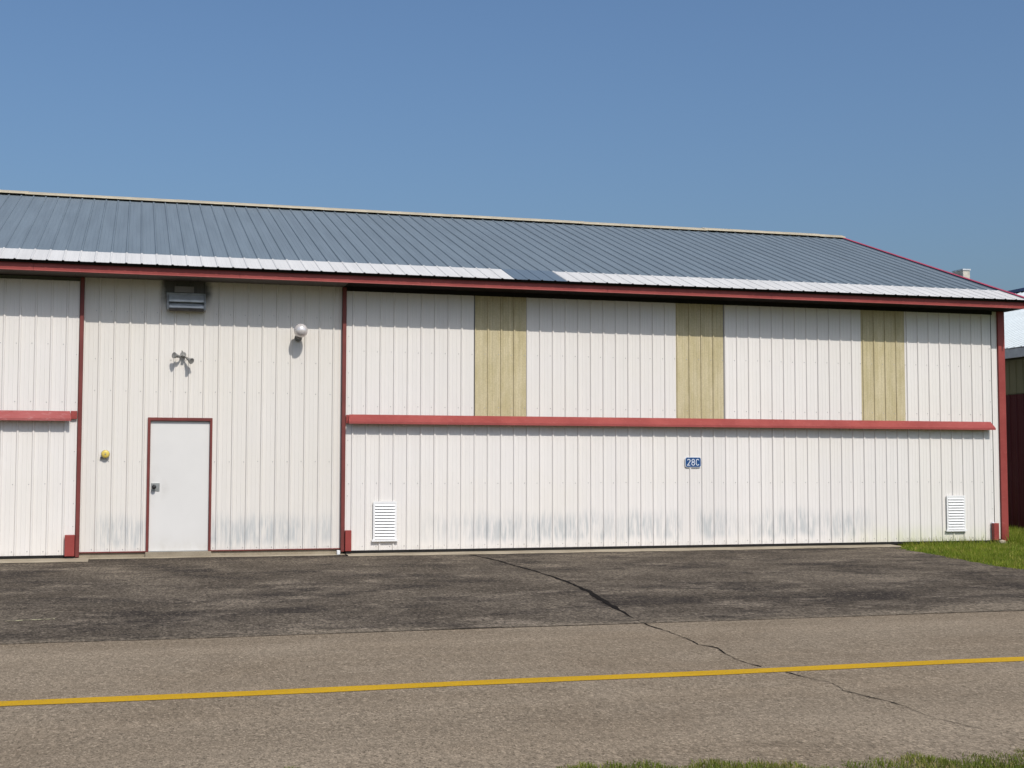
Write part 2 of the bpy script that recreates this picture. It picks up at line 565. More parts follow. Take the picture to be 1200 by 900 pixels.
ys = [-9.41] + [-9.2 + 0.2 * i for i in range(47)] + [0.0]
xs = [i / 40 for i in range(41)]
rr = random.Random(5)
rows = []
for y in ys:
    xe = edge_x(y) + rr.uniform(-0.04, 0.04)
    yy = y
    rows.append([(-30 + (xe + 30) * k, yy + (0.025 * math.sin(k * 190) + rr.uniform(-0.015, 0.015) if y == ys[0] else 0), gz(yy)) for k in xs])
grid_sheet('apron', rows, M['apron'], label='dark sealed asphalt apron in front of the hangar', cat='apron')


def ribbon(name, pts, widths, mat, lift, label, cat):
    """thin flat ribbon following (x,y) points on the ground"""
    vs, fs = [], []
    n = len(pts)
    for i, (x, y) in enumerate(pts):
        a = Vector(pts[max(0, i - 1)])
        b = Vector(pts[min(n - 1, i + 1)])
        d = (b - a).normalized()
        nx, ny = -d.y, d.x
        w = widths[i] / 2
        vs += [(x + nx * w, y + ny * w, gz(y) + lift), (x - nx * w, y - ny * w, gz(y) + lift)]
        if i:
            fs.append((2 * i - 2, 2 * i - 1, 2 * i + 1, 2 * i))
    me = bpy.data.meshes.new(name)
    me.from_pydata(vs, [], fs)
    me.materials.append(mat)
    o = link(name, me)
    tag(o, label, cat, kind='structure')
    return o


def jag(pts, step, amp, seed):
    r = random.Random(seed)
    out = []
    for a, b in zip(pts, pts[1:]):
        L = math.hypot(b[0] - a[0], b[1] - a[1])
        k = max(1, int(L / step))
        for i in range(k):
            q = i / k
            out.append((a[0] + (b[0] - a[0]) * q + r.uniform(-amp, amp), a[1] + (b[1] - a[1]) * q + r.uniform(-amp, amp) * 0.5))
    out.append(pts[-1])
    return out


CR1 = [(2.98, -0.55), (3.1, -1.42), (3.12, -2.58), (3.14, -3.61), (3.12, -4.67), (3.08, -5.44), (2.98, -6.44), (2.76, -7.7), (2.69, -8.18), (2.61, -8.71), (2.56, -9.05)]
p1 = jag(CR1, 0.16, 0.012, 11)
r = random.Random(2)
ribbon('pavement_crack', p1, [(0.045 + 0.022 * math.exp(-((p[1] + 6.9) / 1.6) ** 2)) * r.uniform(0.55, 1.35) * min(1.0, 0.15 + (p[1] + 9.05) * 0.9) for p in p1], M['crack'], 0.004,
       'wide black crack running across the dark apron from the hangar', 'crack')
CR2 = [(2.54, -9.15), (2.51, -9.6), (2.52, -9.98), (2.5, -10.51), (2.45, -10.89), (2.53, -11.11), (2.46, -11.4), (2.40, -11.81), (2.43, -12.14)]
CR3 = [(2.50, -12.40), (2.54, -12.72), (2.6, -12.93), (2.52, -13.23), (2.58, -13.58), (2.62, -13.81), (2.58, -14.14), (2.61, -14.42), (2.67, -14.72)]
p2 = jag(CR2, 0.06, 0.008, 12)
ribbon('pavement_crack', p2, [0.015 * max(0.15, r.uniform(0.3, 1.4) * (0.85 + 0.4 * math.sin(p[1] * 5))) for p in p2], M['crack'], 0.0005,
       'thin dark crack in the grey taxiway between the apron and yellow line', 'crack')
p3 = jag(CR3, 0.06, 0.007, 13)
ribbon('pavement_crack', p3, [0.0125 * min(1.0, 0.1 + (p[1] + 14.72) * 1.1) * max(0.25, r.uniform(0.4, 1.3) * (0.85 + 0.4 * math.sin(p[1] * 6 + 1))) for p in p3], M['crack'], 0.0005,
       'thin dark crack in the grey taxiway below the yellow line', 'crack')
p4 = jag([(x, -9.405 + 0.02 * math.sin(x * 2.1)) for x in [-25 + i for i in range(33)]], 0.09, 0.012, 14)
ribbon('pavement_crack', p4, [0.02 * max(0.05, r.uniform(0.3, 1.2) * (0.55 + 0.6 * math.sin(p[0] * 1.1 + 0.6))) for p in p4], M['crack'], 0.005,
       'long fine dark joint where the dark apron meets the grey taxiway', 'crack')

yl = [(-60 + 0.5 * i, -12.285 + 0.012 * math.sin(i * 0.9)) for i in range(241)]
ribbon('taxiway_line', yl, [0.205 + 0.012 * math.sin(i * 2.3) for i in range(241)], M['yline'], -0.0015,
       'long yellow painted centre line along the grey taxiway', 'painted line')
ribbon('painted_mark', [(-3.47 + 0.05 * i, -7.78 + 0.008 * i) for i in range(10)], [0.05 * random.uniform(0.5, 1.1) for i in range(10)], M['flaked'], 0.004,
       'short flaked pale paint mark on the dark apron at left', 'paint mark')


# concrete strip along the wall foot
def slab_strip(x0, x1, yf, label):
    n = max(4, int((x1 - x0) / 0.35))
    rr = random.Random(int(x1 * 10))
    front = [(x0 + (x1 - x0) * i / n, yf + rr.uniform(-0.05, 0.05)) for i in range(n + 1)]
    rows = [[(x, y, gz(y) + 0.003) for x, y in front], [(x, y + 0.04, gz(y) + 0.016) for x, y in front], [(x, 0.06, -0.030) for x, y in front]]
    return grid_sheet('concrete_strip', rows, M['concrete'], label=label, cat='pavement')


slab_strip(-15.4, -2.93, -0.62, 'pale concrete strip under the left hangar door')
slab_strip(1.02, 11.0, -0.46, 'long pale concrete strip under the right hangar door')
slab_strip(-2.93, 1.02, -0.16, 'narrow concrete strip below the wall with the walk door')

# ------------------------------------------------------------------ hangar
XL, XR = -15.9, 13.48          # building ends
hangar = thing('hangar_building', 'long white ribbed metal hangar with slate blue roof and red trim', 'hangar', (0, 0, -0.05))
hangar.location = (0, 0, 0)

PITCH = 0.2286
SHEET = 4 * PITCH


def profile(n_ribs, minor=True, lip=0.002):
    """(x, height) of ribbed sheet metal; a rib starts each pitch"""
    pts = [(0.0, lip)]
    for k in range(n_ribs):
        o = k * PITCH
        h = 0.019
        if k:
            pts.append((o, 0.0))
        pts += [(o + 0.012, h), (o + 0.030, h), (o + 0.042, 0.0)]
        if minor:
            for c in (0.103, 0.168):
                pts += [(o + c - 0.010, 0.0), (o + c, 0.0035), (o + c + 0.010, 0.0)]
    pts.append((n_ribs * PITCH, 0.0))
    return pts


PROF = profile(9)


def clip_prof(a, b):
    """the sheet profile cut to [a,b] (0..SHEET), x restarting at 0"""
    out = []

    def at(x):
        for (xa, ha), (xb, hb) in zip(PROF, PROF[1:]):
            if xa <= x <= xb:
                return ha + (hb - ha) * ((x - xa) / (xb - xa) if xb > xa else 0)
        return 0.0
    out.append((0.0, at(a)))
    out += [(x - a, h) for x, h in PROF if a + 1e-4 < x < b - 1e-4]
    out.append((b - a, at(b)))
    return out


_cache = {}


def sheet_mesh(a, b, length, mat, name):
    """ribbed sheet standing in local x-z, ribs towards -y; back returns at both cut ends"""
    key = (round(a, 3), round(b, 3), round(length, 3), mat.name, name)
    if key in _cache:
        return _cache[key]
    pr = clip_prof(a, b)
    if name == 'eave_panel':
        pr = [(x, h * 0.65) for x, h in pr]
    n = len(pr)
    vs = [(x, -h, 0.0) for x, h in pr] + [(x, -h, length) for x, h in pr]
    fs = [(i, i + 1, n + i + 1, n + i) for i in range(n - 1)]
    me = bpy.data.meshes.new(name)
    me.from_pydata(vs, [], fs)
    me.materials.append(mat)
    _cache[key] = me
    return me


def siding(x0, x1, phase, y, z0, z1, mat, parent, cuts=(), name='siding_panel', fibre=()):
    """sheets from x0 to x1; phase = x of any sheet start; fibre = (xa, xb) spans of translucent sheet;
    cuts = (xa, xb, z) doorways whose sheets start at z"""
    marks = {x0, x1}
    k = math.ceil((x0 - phase) / SHEET)
    while phase + k * SHEET < x1:
        marks.add(phase + k * SHEET)
        k += 1
    for a, b, *_ in list(cuts) + list(fibre):
        marks |= {a, b}
    for a, b in fibre:       # sheets next to a fibreglass one overlap it, no short offcut
        marks -= {q for q in marks if a < q < b}
    ms = sorted(q for q in marks if x0 <= q <= x1)
    out = []
    for a, b in zip(ms, ms[1:]):
        if b - a < 0.02:
            continue
        zz, mm, nm = z0, mat, name
        c = (a + b) / 2
        for ca, cb, cz in cuts:
            if ca < c < cb:
                zz = cz
        for fa, fb in fibre:
            if fa < c < fb:
                mm, nm = M['fibre'], 'translucent_panel'
        la = (a - phase) % PITCH
        if la > PITCH - 1e-3:
            la = 0.0
        lb = la + (b - a)
        me = sheet_mesh(la, lb, z1 - zz, mm, nm)
        o = link(nm, me, parent)
        o.location = (a, y + random.uniform(-0.0012, 0.0012), zz)
        out.append(o)
    return out


WALLTOP = 4.313
# inner frame behind the sheeting
mb = MB()
mb.box(XL, -3.10, 0.05, 0.20, -0.04, WALLTOP)
mb.box(1.0, XR - 0.02, 0.05, 0.20, -0.04, WALLTOP)
mb.box(-3.10, -2.09, 0.006, 0.20, -0.04, WALLTOP)
mb.box(-1.11, 1.0, 0.006, 0.20, -0.04, WALLTOP)
mb.box(-2.09, -1.11, 0.006, 0.20, 2.13, WALLTOP)
mb.build('wall_frame', M['frame'], hangar)
# end and rear walls
mb = MB()
mb.box(XR - 0.20, XR - 0.03, 0.20, 12.0, -0.04, WALLTOP)
mb.box(XL + 0.03, XL + 0.2, 0.20, 12.0, -0.04, WALLTOP)
mb.box(XL + 0.2, XR - 0.2, 11.8, 12.0, -0.04, WALLTOP)
for xx in (XL + 0.03, XR - 0.20):
    mb.add([(xx + dx, y, z) for dx in (0, 0.17) for y, z in ((0.2, WALLTOP), (12.0, WALLTOP), (6.12, 6.62))], [(0, 1, 2), (3, 5, 4), (0, 2, 5, 3), (1, 4, 5, 2), (0, 3, 4, 1)])
mb.build('gable_wall', M['plainwhite'], hangar)
# foundation
for fb in ((-3.10, -2.10, 0.004, 0.25, -0.3, 0.032), (-1.10, 0.99, 0.004, 0.25, -0.3, 0.032),
           (-2.10, -1.10, -0.10, 0.25, -0.3, 0.040), (XR - 0.3, XR + 0.025, -0.04, 0.3, -0.3, -0.02)):
    MB().box(*fb).build('foundation', M['concrete'], hangar)

# middle wall
siding(-3.08, 0.945, -2.867, 0.0, 0.055, WALLTOP, M['cream'], hangar, cuts=[(-2.085, -1.115, 2.128)])


def trim(name, x0, x1, y0, y1, z0, z1, mat=None, parent=hangar, bevel=0.004):
    return MB().box(x0, x1, y0, y1, z0, z1).build(name, mat or M['red'], parent, bevel=bevel)


trim('jamb_trim', -3.140, -3.082, -0.082, 0.02, -0.02, WALLTOP - 0.01, M['jambred'])
trim('jamb_trim', 0.948, 1.008, -0.082, 0.02, 0.0, WALLTOP - 0.01, M['jambred'])
trim('base_trim', -3.080, -2.097, -0.026, 0.0, 0.036, 0.0545, M['jambred'])
trim('base_trim', -1.103, 0.946, -0.026, 0.0, 0.036, 0.0545, M['jambred'])
# right corner
siding(13.245, 13.372, 13.245 - 0.05, 0.0, 0.03, WALLTOP, M['white'], hangar, name='jamb_panel')
mb = MB()
mb.box(13.372, 13.512, -0.045, 0.0, 0.0, WALLTOP)
mb.box(13.482, 13.512, 0.002, 0.16, 0.0, WALLTOP)
mb.build('corner_trim', M['red'], hangar)
trim('door_gap', 13.205, 13.243, -0.01, 0.049, -0.02, WALLTOP - 0.02, M['rubber'], bevel=0)

# walk door
leaf = MB().box(-2.052, -1.143, 0.012, 0.055, 0.050, 2.085).build('walk_door', M['door'], hangar, bevel=0.003)
leaf['label'] = 'plain white walk door in a red frame'
mb = MB()
mb.box(-2.095, -2.054, -0.030, 0.10, 0.040, 2.140).box(-1.141, -1.105, -0.030, 0.10, 0.040, 2.140)
mb.box(-2.053, -1.142, -0.030, 0.10, 2.092, 2.140)
mb.build('door_frame', M['jambred'], leaf)
MB().box(-2.03, -1.90, 0.004, 0.0119, 0.985, 1.115).build('lock_plate', M['steel'], leaf, bevel=0.002)
MB().lathe((-1.985, 0.004, 1.052), (-1.985, -0.075, 1.052), [(0, 0.018), (0.45, 0.016), (0.55, 0.030), (0.85, 0.034), (1, 0.022)]).build('door_knob', M['black'], leaf, True)
MB().lathe((-1.985, 0.004, 1.096), (-1.985, -0.018, 1.096), [(0, 0.014), (1, 0.012)], 10).build('lock_cylinder', M['steel'], leaf)
MB().box(-2.053, -1.142, -0.02, 0.05, 0.040, 0.0495).build('threshold', M['steel'], leaf)

# ---- bifold hangar doors
YD = -0.05


def bifold(x0, x1, phase, fibre, label, gap=0.035):
    mb = MB()
    mb.box(x0 + 0.01, x1 - 0.01, YD + 0.004, 0.045, 0.02, 2.13)
    mb.box(x0 + 0.01, x1 - 0.01, YD + 0.004, 0.045, 2.135, 4.24)
    d = mb.build('hangar_door', M['frame'], hangar)
    d['label'] = label
    siding(x0, x1, phase, YD, 0.015, 2.16, M['white'], d)
    siding(x0, x1, phase, YD, 2.14, 4.245, M['white'], d, fibre=fibre)
    MB().box(x0, x1, YD - 0.005, 0.04, -0.026, 0.012).build('bottom_seal', M['rubber'], d)
    return d


door = bifold(1.014, 13.20, 1.352 - 0.02 - 0.0 + 0.0, [(3.178, 4.078), (6.812, 7.716), (10.455, 11.358)], 'wide white bifold hangar door with three tan translucent strips')
ldoor = bifold(-15.3, -3.149, -3.345 - 0.0, [], 'white bifold hangar door cut off by the left edge')


def hinge_cover(x0, x1, mat, parent):
    prof = [(YD - 0.021, 2.222), (YD - 0.032, 2.222), (YD - 0.146, 2.105), (YD - 0.150, 2.068), (YD - 0.140, 2.068), (YD - 0.130, 2.10), (YD - 0.021, 2.155)]
    mb = MB()
    mb.prism_x(prof, x0, x1, ([0.022, 0.022, -0.004, -0.004, -0.004, -0.004, 0.022], [-0.022, -0.022, 0.004, 0.004, 0.004, 0.004, -0.022]))
    return mb.build('hinge_cover', mat, parent)


def covers(x0, x1, mat, parent, n):
    for i in range(n):
        a = x0 + (x1 - x0) * i / n
        b = x0 + (x1 - x0) * (i + 1) / n
        hinge_cover(a + (0.0 if i == 0 else 0.004), b - (0 if i == n - 1 else 0.004), mat, parent)


hinge_cover(1.045, 13.165, M['red'], door)
trim('hinge_end_plate', 1.014, 1.060, YD - 0.045, YD - 0.02, 2.075, 2.215, M['red'], door, 0.003)
hinge_cover(-15.28, -3.235, M['chalkred'], ldoor)
trim('hinge_end_plate', -3.245, -3.150, YD - 0.045, YD - 0.02, 2.10, 2.225, M['red'], ldoor, 0.003)
# red cable boxes at the bottom corners
for (a, b, z0, z1, par, yy) in ((1.0105, 1.112, 0.01, 0.345, door, 0.085), (-3.292, -3.147, 0.0, 0.325, ldoor, 0.085), (13.125, 13.232, 0.02, 0.335, door, 0.10)):
    trim('cable_box', a, b, YD - yy, YD - 0.022, z0, z1, M['red'], par, 0.006)
    MB().box(a + 0.012, b - 0.008, YD - yy + 0.02, YD - 0.024, -0.05, z0 - 0.001).build('box_foot', M['rubber'], par)
trim('mounting_bracket', 13.118, 13.170, YD - 0.05, YD - 0.022, 0.3352, 0.352, M['signwhite'], door, 0)

# louvre vents in the bottom of the big door
slat_me = None
for vx, vz, vw, vh in ((1.472, 0.155, 0.388, 0.650), (12.168, 0.190, 0.392, 0.660)):
    y0 = YD - 0.022
    mb = MB()
    mb.box(vx, vx + 0.03, y0 - 0.018, y0, vz + 0.034, vz + vh).box(vx + vw - 0.03, vx + vw, y0 - 0.018, y0, vz + 0.034, vz + vh)
    mb.box(vx + 0.0305, vx + vw - 0.0305, y0 - 0.018, y0, vz + vh - 0.028, vz + vh)
    mb.box(vx - 0.022, vx + vw + 0.022, y0 - 0.032, y0, vz, vz + 0.0335)
    mb.box(vx + 0.0305, vx + vw - 0.0305, y0 - 0.002, y0 + 0.004, vz + 0.034, vz + vh - 0.0285)
    v = mb.build('louvre_vent', M['vent'], hangar)
    v['label'] = 'white louvre vent at the %s end of the hangar door' % ('left' if vx < 5 else 'right')
    n = 12
    pitch = (vh - 0.0625) / n
    if slat_me is None:
        sm = MB()
        sm.prism_x([(0.0, pitch * 0.98), (-0.005, pitch * 0.98), (-0.026, pitch * 0.22), (-0.026, pitch * 0.10), (-0.020, pitch * 0.10)], 0, vw - 0.062)
        slat_me = sm.mesh('slat', M['vent'])
    for k in range(n):
        o = link('slat', slat_me, v)
        o.location = (vx + 0.031, y0 - 0.0025, vz + 0.034 + k * pitch)

# screws: one joined part per wall
def screws(spots, parent, mat=M['screw']):
    mb = MB()
    for x, y, z in spots:
        vs, r = [], 0.0085
        for yy, q in ((y, r), (y - 0.006, r * 0.8)):
            for k in range(6):
                vs.append((x + q * math.cos(k * math.pi / 3), yy, z + q * math.sin(k * math.pi / 3)))
        mb.add(vs, [(i, (i + 1) % 6, 6 + (i + 1) % 6, 6 + i) for i in range(6)] + [(6, 7, 8, 9, 10, 11)])
    return tag(mb.build('screws', mat, parent), kind='stuff')


def rows_of(x0, x1, phase, zs, y):
    out, k = [], math.ceil((x0 - phase) / PITCH)
    while phase + k * PITCH < x1 - 0.03:
        for z in zs:
            out.append((phase + k * PITCH - 0.03 + random.uniform(-0.006, 0.006), y, z + random.uniform(-0.006, 0.006)))
        k += 1
    return out


sp = rows_of(1.1, 13.2, 1.332, (0.075, 1.10, 2.36, 3.26), YD - 0.0005)
sp += [(13.17, YD, z) for z in (0.6, 0.9, 1.3, 1.7, 2.6, 3.0, 3.6)] + [(1.05, YD, z) for z in (0.9, 1.4, 1.8, 2.5, 2.9, 3.5)]
screws(sp, door)
screws(rows_of(-15.2, -3.2, -3.345, (0.075, 1.10, 2.36, 3.26), YD - 0.0005) + [(-3.18, YD, z) for z in (0.45, 0.8, 1.15, 1.6, 2.36, 3.1, 3.7)], ldoor)
screws([s for s in rows_of(-3.05, 0.94, -2.867, (0.09, 1.45, 2.55, 3.80, 3.05), -0.0005) if not (-2.12 < s[0] < -1.08 and s[2] < 2.2)], hangar)

# ---- roof
SL = math.atan(0.3368)
YE, ZE = -0.68, 4.452           # eave edge (underside of the sheet)
YR = 6.12
ZR = ZE + 0.3368 * (YR - YE)
LEN = (YR - YE) / math.cos(SL)
XRAKE = 13.595
STRIP = 0.90


def roof_sheet(x0, length, offset, lift, mat, name, parent, back=False, width=SHEET):
    """sheet lying on the slope: local x along the eave, local z up the slope, ribs (-y) up"""
    me = sheet_mesh(0.0, width, length, mat, name)
    o = link(name, me, parent)
    if not back:
        mt = Matrix.Rotation(-(math.pi / 2 - SL), 4, 'X')
        s = offset
        o.matrix_local = Matrix.Translation((x0, YE + s * math.cos(SL) - lift * math.sin(SL), ZE + s * math.sin(SL) + lift * math.cos(SL))) @ mt
    else:
        mt = Matrix.Rotation(math.pi, 4, 'Z') @ Matrix.Rotation(-(math.pi / 2 - SL), 4, 'X')
        yb = 2 * YR - YE
        o.matrix_local = Matrix.Translation((x0 + width, yb - offset * math.cos(SL), ZE + offset * math.sin(SL) + lift)) @ mt
    return o


PH = 3.69                        # a sheet starts here; the bare strip gap is one sheet
k0 = math.floor((XL - 0.1 - PH) / SHEET)
k = k0
while PH + k * SHEET < XRAKE - 0.01:
    x0 = PH + k * SHEET
    w = min(SHEET, XRAKE - x0)
    roof_sheet(x0, LEN - 0.02, 0.0, random.uniform(0, 0.001), M['roof'], 'roof_panel', hangar, width=w)
    roof_sheet(x0, LEN - 0.02, 0.0, 0.0, M['roof'], 'roof_panel', hangar, back=True, width=w)
    bare = abs(x0 - PH) < 0.01
    ln = STRIP if k >= 0 else 0.90
    roof_sheet(x0 + (0.0 if not bare else 0.0), ln + random.uniform(-0.008, 0.008) + (0.03 if bare else 0), -0.006, 0.0095 if bare else 0.0105, M['roofnew'] if bare else M['eave'], 'eave_panel', hangar, width=w)
    k += 1
# deck under the sheets
mb = MB()
yb = 2 * YR - YE
mb.prism_x([(YE + 0.05, ZE + 0.012), (YR, ZR - 0.01), (yb - 0.05, ZE + 0.012), (yb - 0.05, ZE - 0.03), (YR, ZR - 0.09), (YE + 0.05, ZE - 0.03)], XL - 0.1, XRAKE - 0.02)
mb.build('roof_deck', M['dark'], hangar)
# ridge cap in lengths
x = XL - 0.15
i = 0
while x < XRAKE + 0.005:
    b = min(x + 2.9, XRAKE + 0.01)
    dz = (i % 2) * 0.006 + random.uniform(0, 0.006)
    prof = [(YR - 0.21, ZR - 0.028 + dz), (YR - 0.205, ZR - 0.004 + dz), (YR - 0.03, ZR + 0.058 + dz), (YR + 0.03, ZR + 0.058 + dz), (YR + 0.205, ZR - 0.004 + dz), (YR + 0.21, ZR - 0.028 + dz), (YR + 0.19, ZR - 0.012 + dz), (YR, ZR + 0.035 + dz), (YR - 0.19, ZR - 0.012 + dz)]
    MB().prism_x(prof, x, b - 0.0 + (0.06 if b < XRAKE else 0)).build('ridge_cap', M['cap'], hangar)
    x = b
    i += 1
    if b >= XRAKE:
        break
# fascia, soffit
x = XL - 0.1
YF = -0.600
while x < XRAKE - 0.02:
    b = min(x + 3.05, XRAKE - 0.004)
    if XRAKE - b < 0.3:
        b = XRAKE - 0.004
    mb = MB()
    mb.prism_x([(YF - 0.006, 4.312), (YF, 4.322), (YF, 4.455), (YF + 0.02, 4.455), (YF + 0.02, 4.333), (YF + 0.05, 4.331), (YF + 0.05, 4.312)], x, b - 0.003)
    mb.build('fascia', M['red'], hangar)
    MB().box(x, b - 0.003, YF - 0.0035, YF - 0.0005, 4.428, 4.4545).build('eave_shade_strip', M['rubber'], hangar)  # black strip painting in the dark shade line under the roof edge
    x = b


def soffit(x0, x1, mat):
    x = x0
    while x < x1 - 0.05:
        b = min(x + 0.9144, x1)
        MB().box(x, b - 0.004, YF + 0.0512, 0.03, 4.3142, 4.330).build('soffit_panel', mat, hangar)
        x = b


soffit(XL - 0.1, 0.97, M['soffit'])
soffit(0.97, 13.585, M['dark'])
MB().box(1.012, 13.24, -0.052, 0.045, 4.247, 4.3135).build('header_seal', M['rubber'], hangar)
# rake trims
for s in (0, 1):
    mb = MB()
    y0, z0, y1, z1 = (YE - 0.012, ZE, YR, ZR) if s == 0 else (2 * YR - YE + 0.012, ZE, YR, ZR)
    a = [(y0, z0 + 0.030), (y1, z1 + 0.030), (y1, z1 - 0.15), (y0, z0 - 0.14)]
    n = len(a)
    vs = [(XRAKE - 0.002, *p) for p in a] + [(XRAKE + 0.022, *p) for p in a]
    mb.add(vs, [(3, 2, 1, 0), (4, 5, 6, 7)] + [(i, (i + 1) % 4, 4 + (i + 1) % 4, 4 + i) for i in range(4)])
    c = [(y0, z0 + 0.030), (y1, z1 + 0.030), (y1, z1 + 0.036), (y0, z0 + 0.036)]
    vs = [(XRAKE - 0.065, *p) for p in c] + [(XRAKE + 0.0225, *p) for p in c]
    mb.add(vs, [(3, 2, 1, 0), (4, 5, 6, 7)] + [(i, (i + 1) % 4, 4 + (i + 1) % 4, 4 + i) for i in range(4)])
    mb.build('rake_trim', M['rakered'], hangar)

# ------------------------------------------------------------------ fittings on the middle wall
# exhaust hood
h = thing('exhaust_hood', 'galvanised louvred exhaust hood under the eave with soot above it', 'vent hood', (-1.54, -0.02, 3.82))


def loc_build(mb, name, mat, parent, smooth=False, bevel=0.0):
    o = mb.build(name, mat, parent, smooth, bevel)
    o.data.transform(Matrix.Translation(-Vector(parent.location)))
    return o


loc_build(MB().box(-1.845, -1.245, -0.060, -0.0235, 3.84, 4.115), 'back_box', M['hoodgrey'], h)
loc_build(MB().box(-1.725, -1.425, -0.050, -0.0236, 4.125, 4.225), 'label_plate', M['frame'], h, bevel=0.004)
for z0, z1, yy in ((3.965, 4.085, 0.10), (3.865, 3.958, 0.135)):
    loc_build(MB().prism_x([(-0.0605, z1), (-0.07, z1), (-yy - 0.055, z0 + 0.03), (-yy - 0.055, z0), (-yy - 0.045, z0), (-0.0605, z1 - 0.02)], -1.805, -1.275), 'louvre', M['galv'], h)
loc_build(MB().prism_x([(-0.0605, 3.86), (-0.185, 3.8585), (-0.170, 3.830), (-0.0605, 3.825)], -1.80, -1.28), 'bottom_lip', M['dullgalv'], h)
for xx in (-1.838, -1.268):
    loc_build(MB().prism_x([(-0.0605, 4.10), (-0.075, 4.10), (-0.19, 3.93), (-0.19, 3.84), (-0.0605, 3.83)], xx, xx + 0.026), 'side_plate', M['hoodgrey'], h)

# globe lamp
g = thing('globe_lamp', 'round pearly white globe lamp casting a shadow on the wall', 'lamp', (0.235, -0.02, 3.47))
GC = Vector((0.249, -0.2276, 3.553))
bm = bmesh.new()
bmesh.ops.create_uvsphere(bm, u_segments=24, v_segments=16, radius=0.112)
bmesh.ops.translate(bm, verts=bm.verts, vec=GC - Vector(g.location))
me = bpy.data.meshes.new('globe')
bm.to_mesh(me)
bm.free()
me.materials.append(M['globe'])
me.polygons.foreach_set('use_smooth', [True] * len(me.polygons))
link('globe', me, g)
loc_build(MB().lathe((0.235, -0.021, 3.455), (0.235, -0.050, 3.455), [(0, 0.062), (0.7, 0.060), (1, 0.05)]), 'wall_plate', M['lampgrey'], g)
loc_build(MB().lathe((0.235, -0.050, 3.455), GC + Vector((-0.01, 0.06, -0.075)), [(0, 0.030), (0.5, 0.032), (0.52, 0.048), (1, 0.05)]), 'lamp_neck', M['lampgrey'], g)

# twin flood light with sensor
fl = thing('flood_light', 'grey twin flood light with motion sensor on the wall above the door', 'lamp', (-1.575, -0.02, 3.12))
loc_build(MB().lathe((-1.575, -0.0205, 3.145), (-1.575, -0.075, 3.145), [(0, 0.062), (0.8, 0.062), (1, 0.045)], 16), 'junction_box', M['lampgrey'], fl)
loc_build(MB().lathe((-1.59, -0.06, 3.19), (-1.605, -0.085, 3.225), [(0, 0.012), (1, 0.012)], 8), 'photo_cell', M['lampgrey'], fl)
for a, kn, b in (((-1.60, -0.07, 3.135), (-1.655, -0.115, 3.095), (-1.775, -0.215, 3.115)), ((-1.55, -0.07, 3.125), (-1.495, -0.11, 3.06), (-1.405, -0.23, 2.995))):
    loc_build(MB().lathe(a, kn, [(0, 0.016), (0.7, 0.016), (1, 0.026)], 10), 'lamp_arm', M['lampgrey'], fl)
    lh = loc_build(MB().lathe(kn, b, [(0, 0.026), (0.25, 0.034), (0.55, 0.038), (0.62, 0.050), (0.97, 0.068), (1.0, 0.060), (0.98, 0.055)], 16), 'lamp_holder', M['lampgrey'], fl, True)
loc_build(MB().lathe((-1.568, -0.075, 3.135), (-1.565, -0.135, 3.085), [(0, 0.020), (0.5, 0.032), (1, 0.030)], 12), 'motion_sensor', M['lampgrey'], fl)

# yellow bell
fl.scale = (0.74, 0.74, 0.74)
b = thing('alarm_bell', 'small round yellow alarm bell on the white wall left of the door', 'bell', (-2.722, -0.0, 1.57))
loc_build(MB().lathe((-2.722, -0.0195, 1.562), (-2.722, -0.060, 1.562), [(0, 0.055), (0.6, 0.066), (1, 0.066)], 20), 'bell_rim', M['steel'], b)
loc_build(MB().lathe((-2.722, -0.0602, 1.562), (-2.722, -0.076, 1.562), [(0, 0.063), (0.5, 0.056), (1, 0.028)], 20), 'bell_face', M['yellow'], b, True)
loc_build(MB().lathe((-2.722, -0.0762, 1.562), (-2.722, -0.083, 1.562), [(0, 0.012), (1, 0.010)], 8), 'centre_bolt', M['steel'], b)
loc_build(MB().box(-2.800, -2.765, -0.04, -0.0195, 1.497, 1.512), 'bell_shadow_block', M['black'], b)  # black block standing in for the bell's shadow at its lower left

# house number 28C
s = thing('number_sign', 'small blue number sign reading 28C on the hangar door', 'sign', (7.115, YD - 0.022, 1.456))


def rounded(w, h, r, n=5):
    out = []
    for cx, cz, a0 in ((w / 2 - r, h / 2 - r, 0), (-w / 2 + r, h / 2 - r, 90), (-w / 2 + r, -h / 2 + r, 180), (w / 2 - r, -h / 2 + r, 270)):
        for i in range(n + 1):
            a = math.radians(a0 + 90 * i / n)
            out.append((cx + r * math.cos(a), cz + r * math.sin(a)))
    return out


MB().prism_y(rounded(0.300, 0.178, 0.035), -0.004, 0.0).build('sign_edge', M['signwhite'], s)
MB().prism_y(rounded(0.286, 0.164, 0.030), -0.0055, -0.0042).build('sign_plate', M['blue'], s)


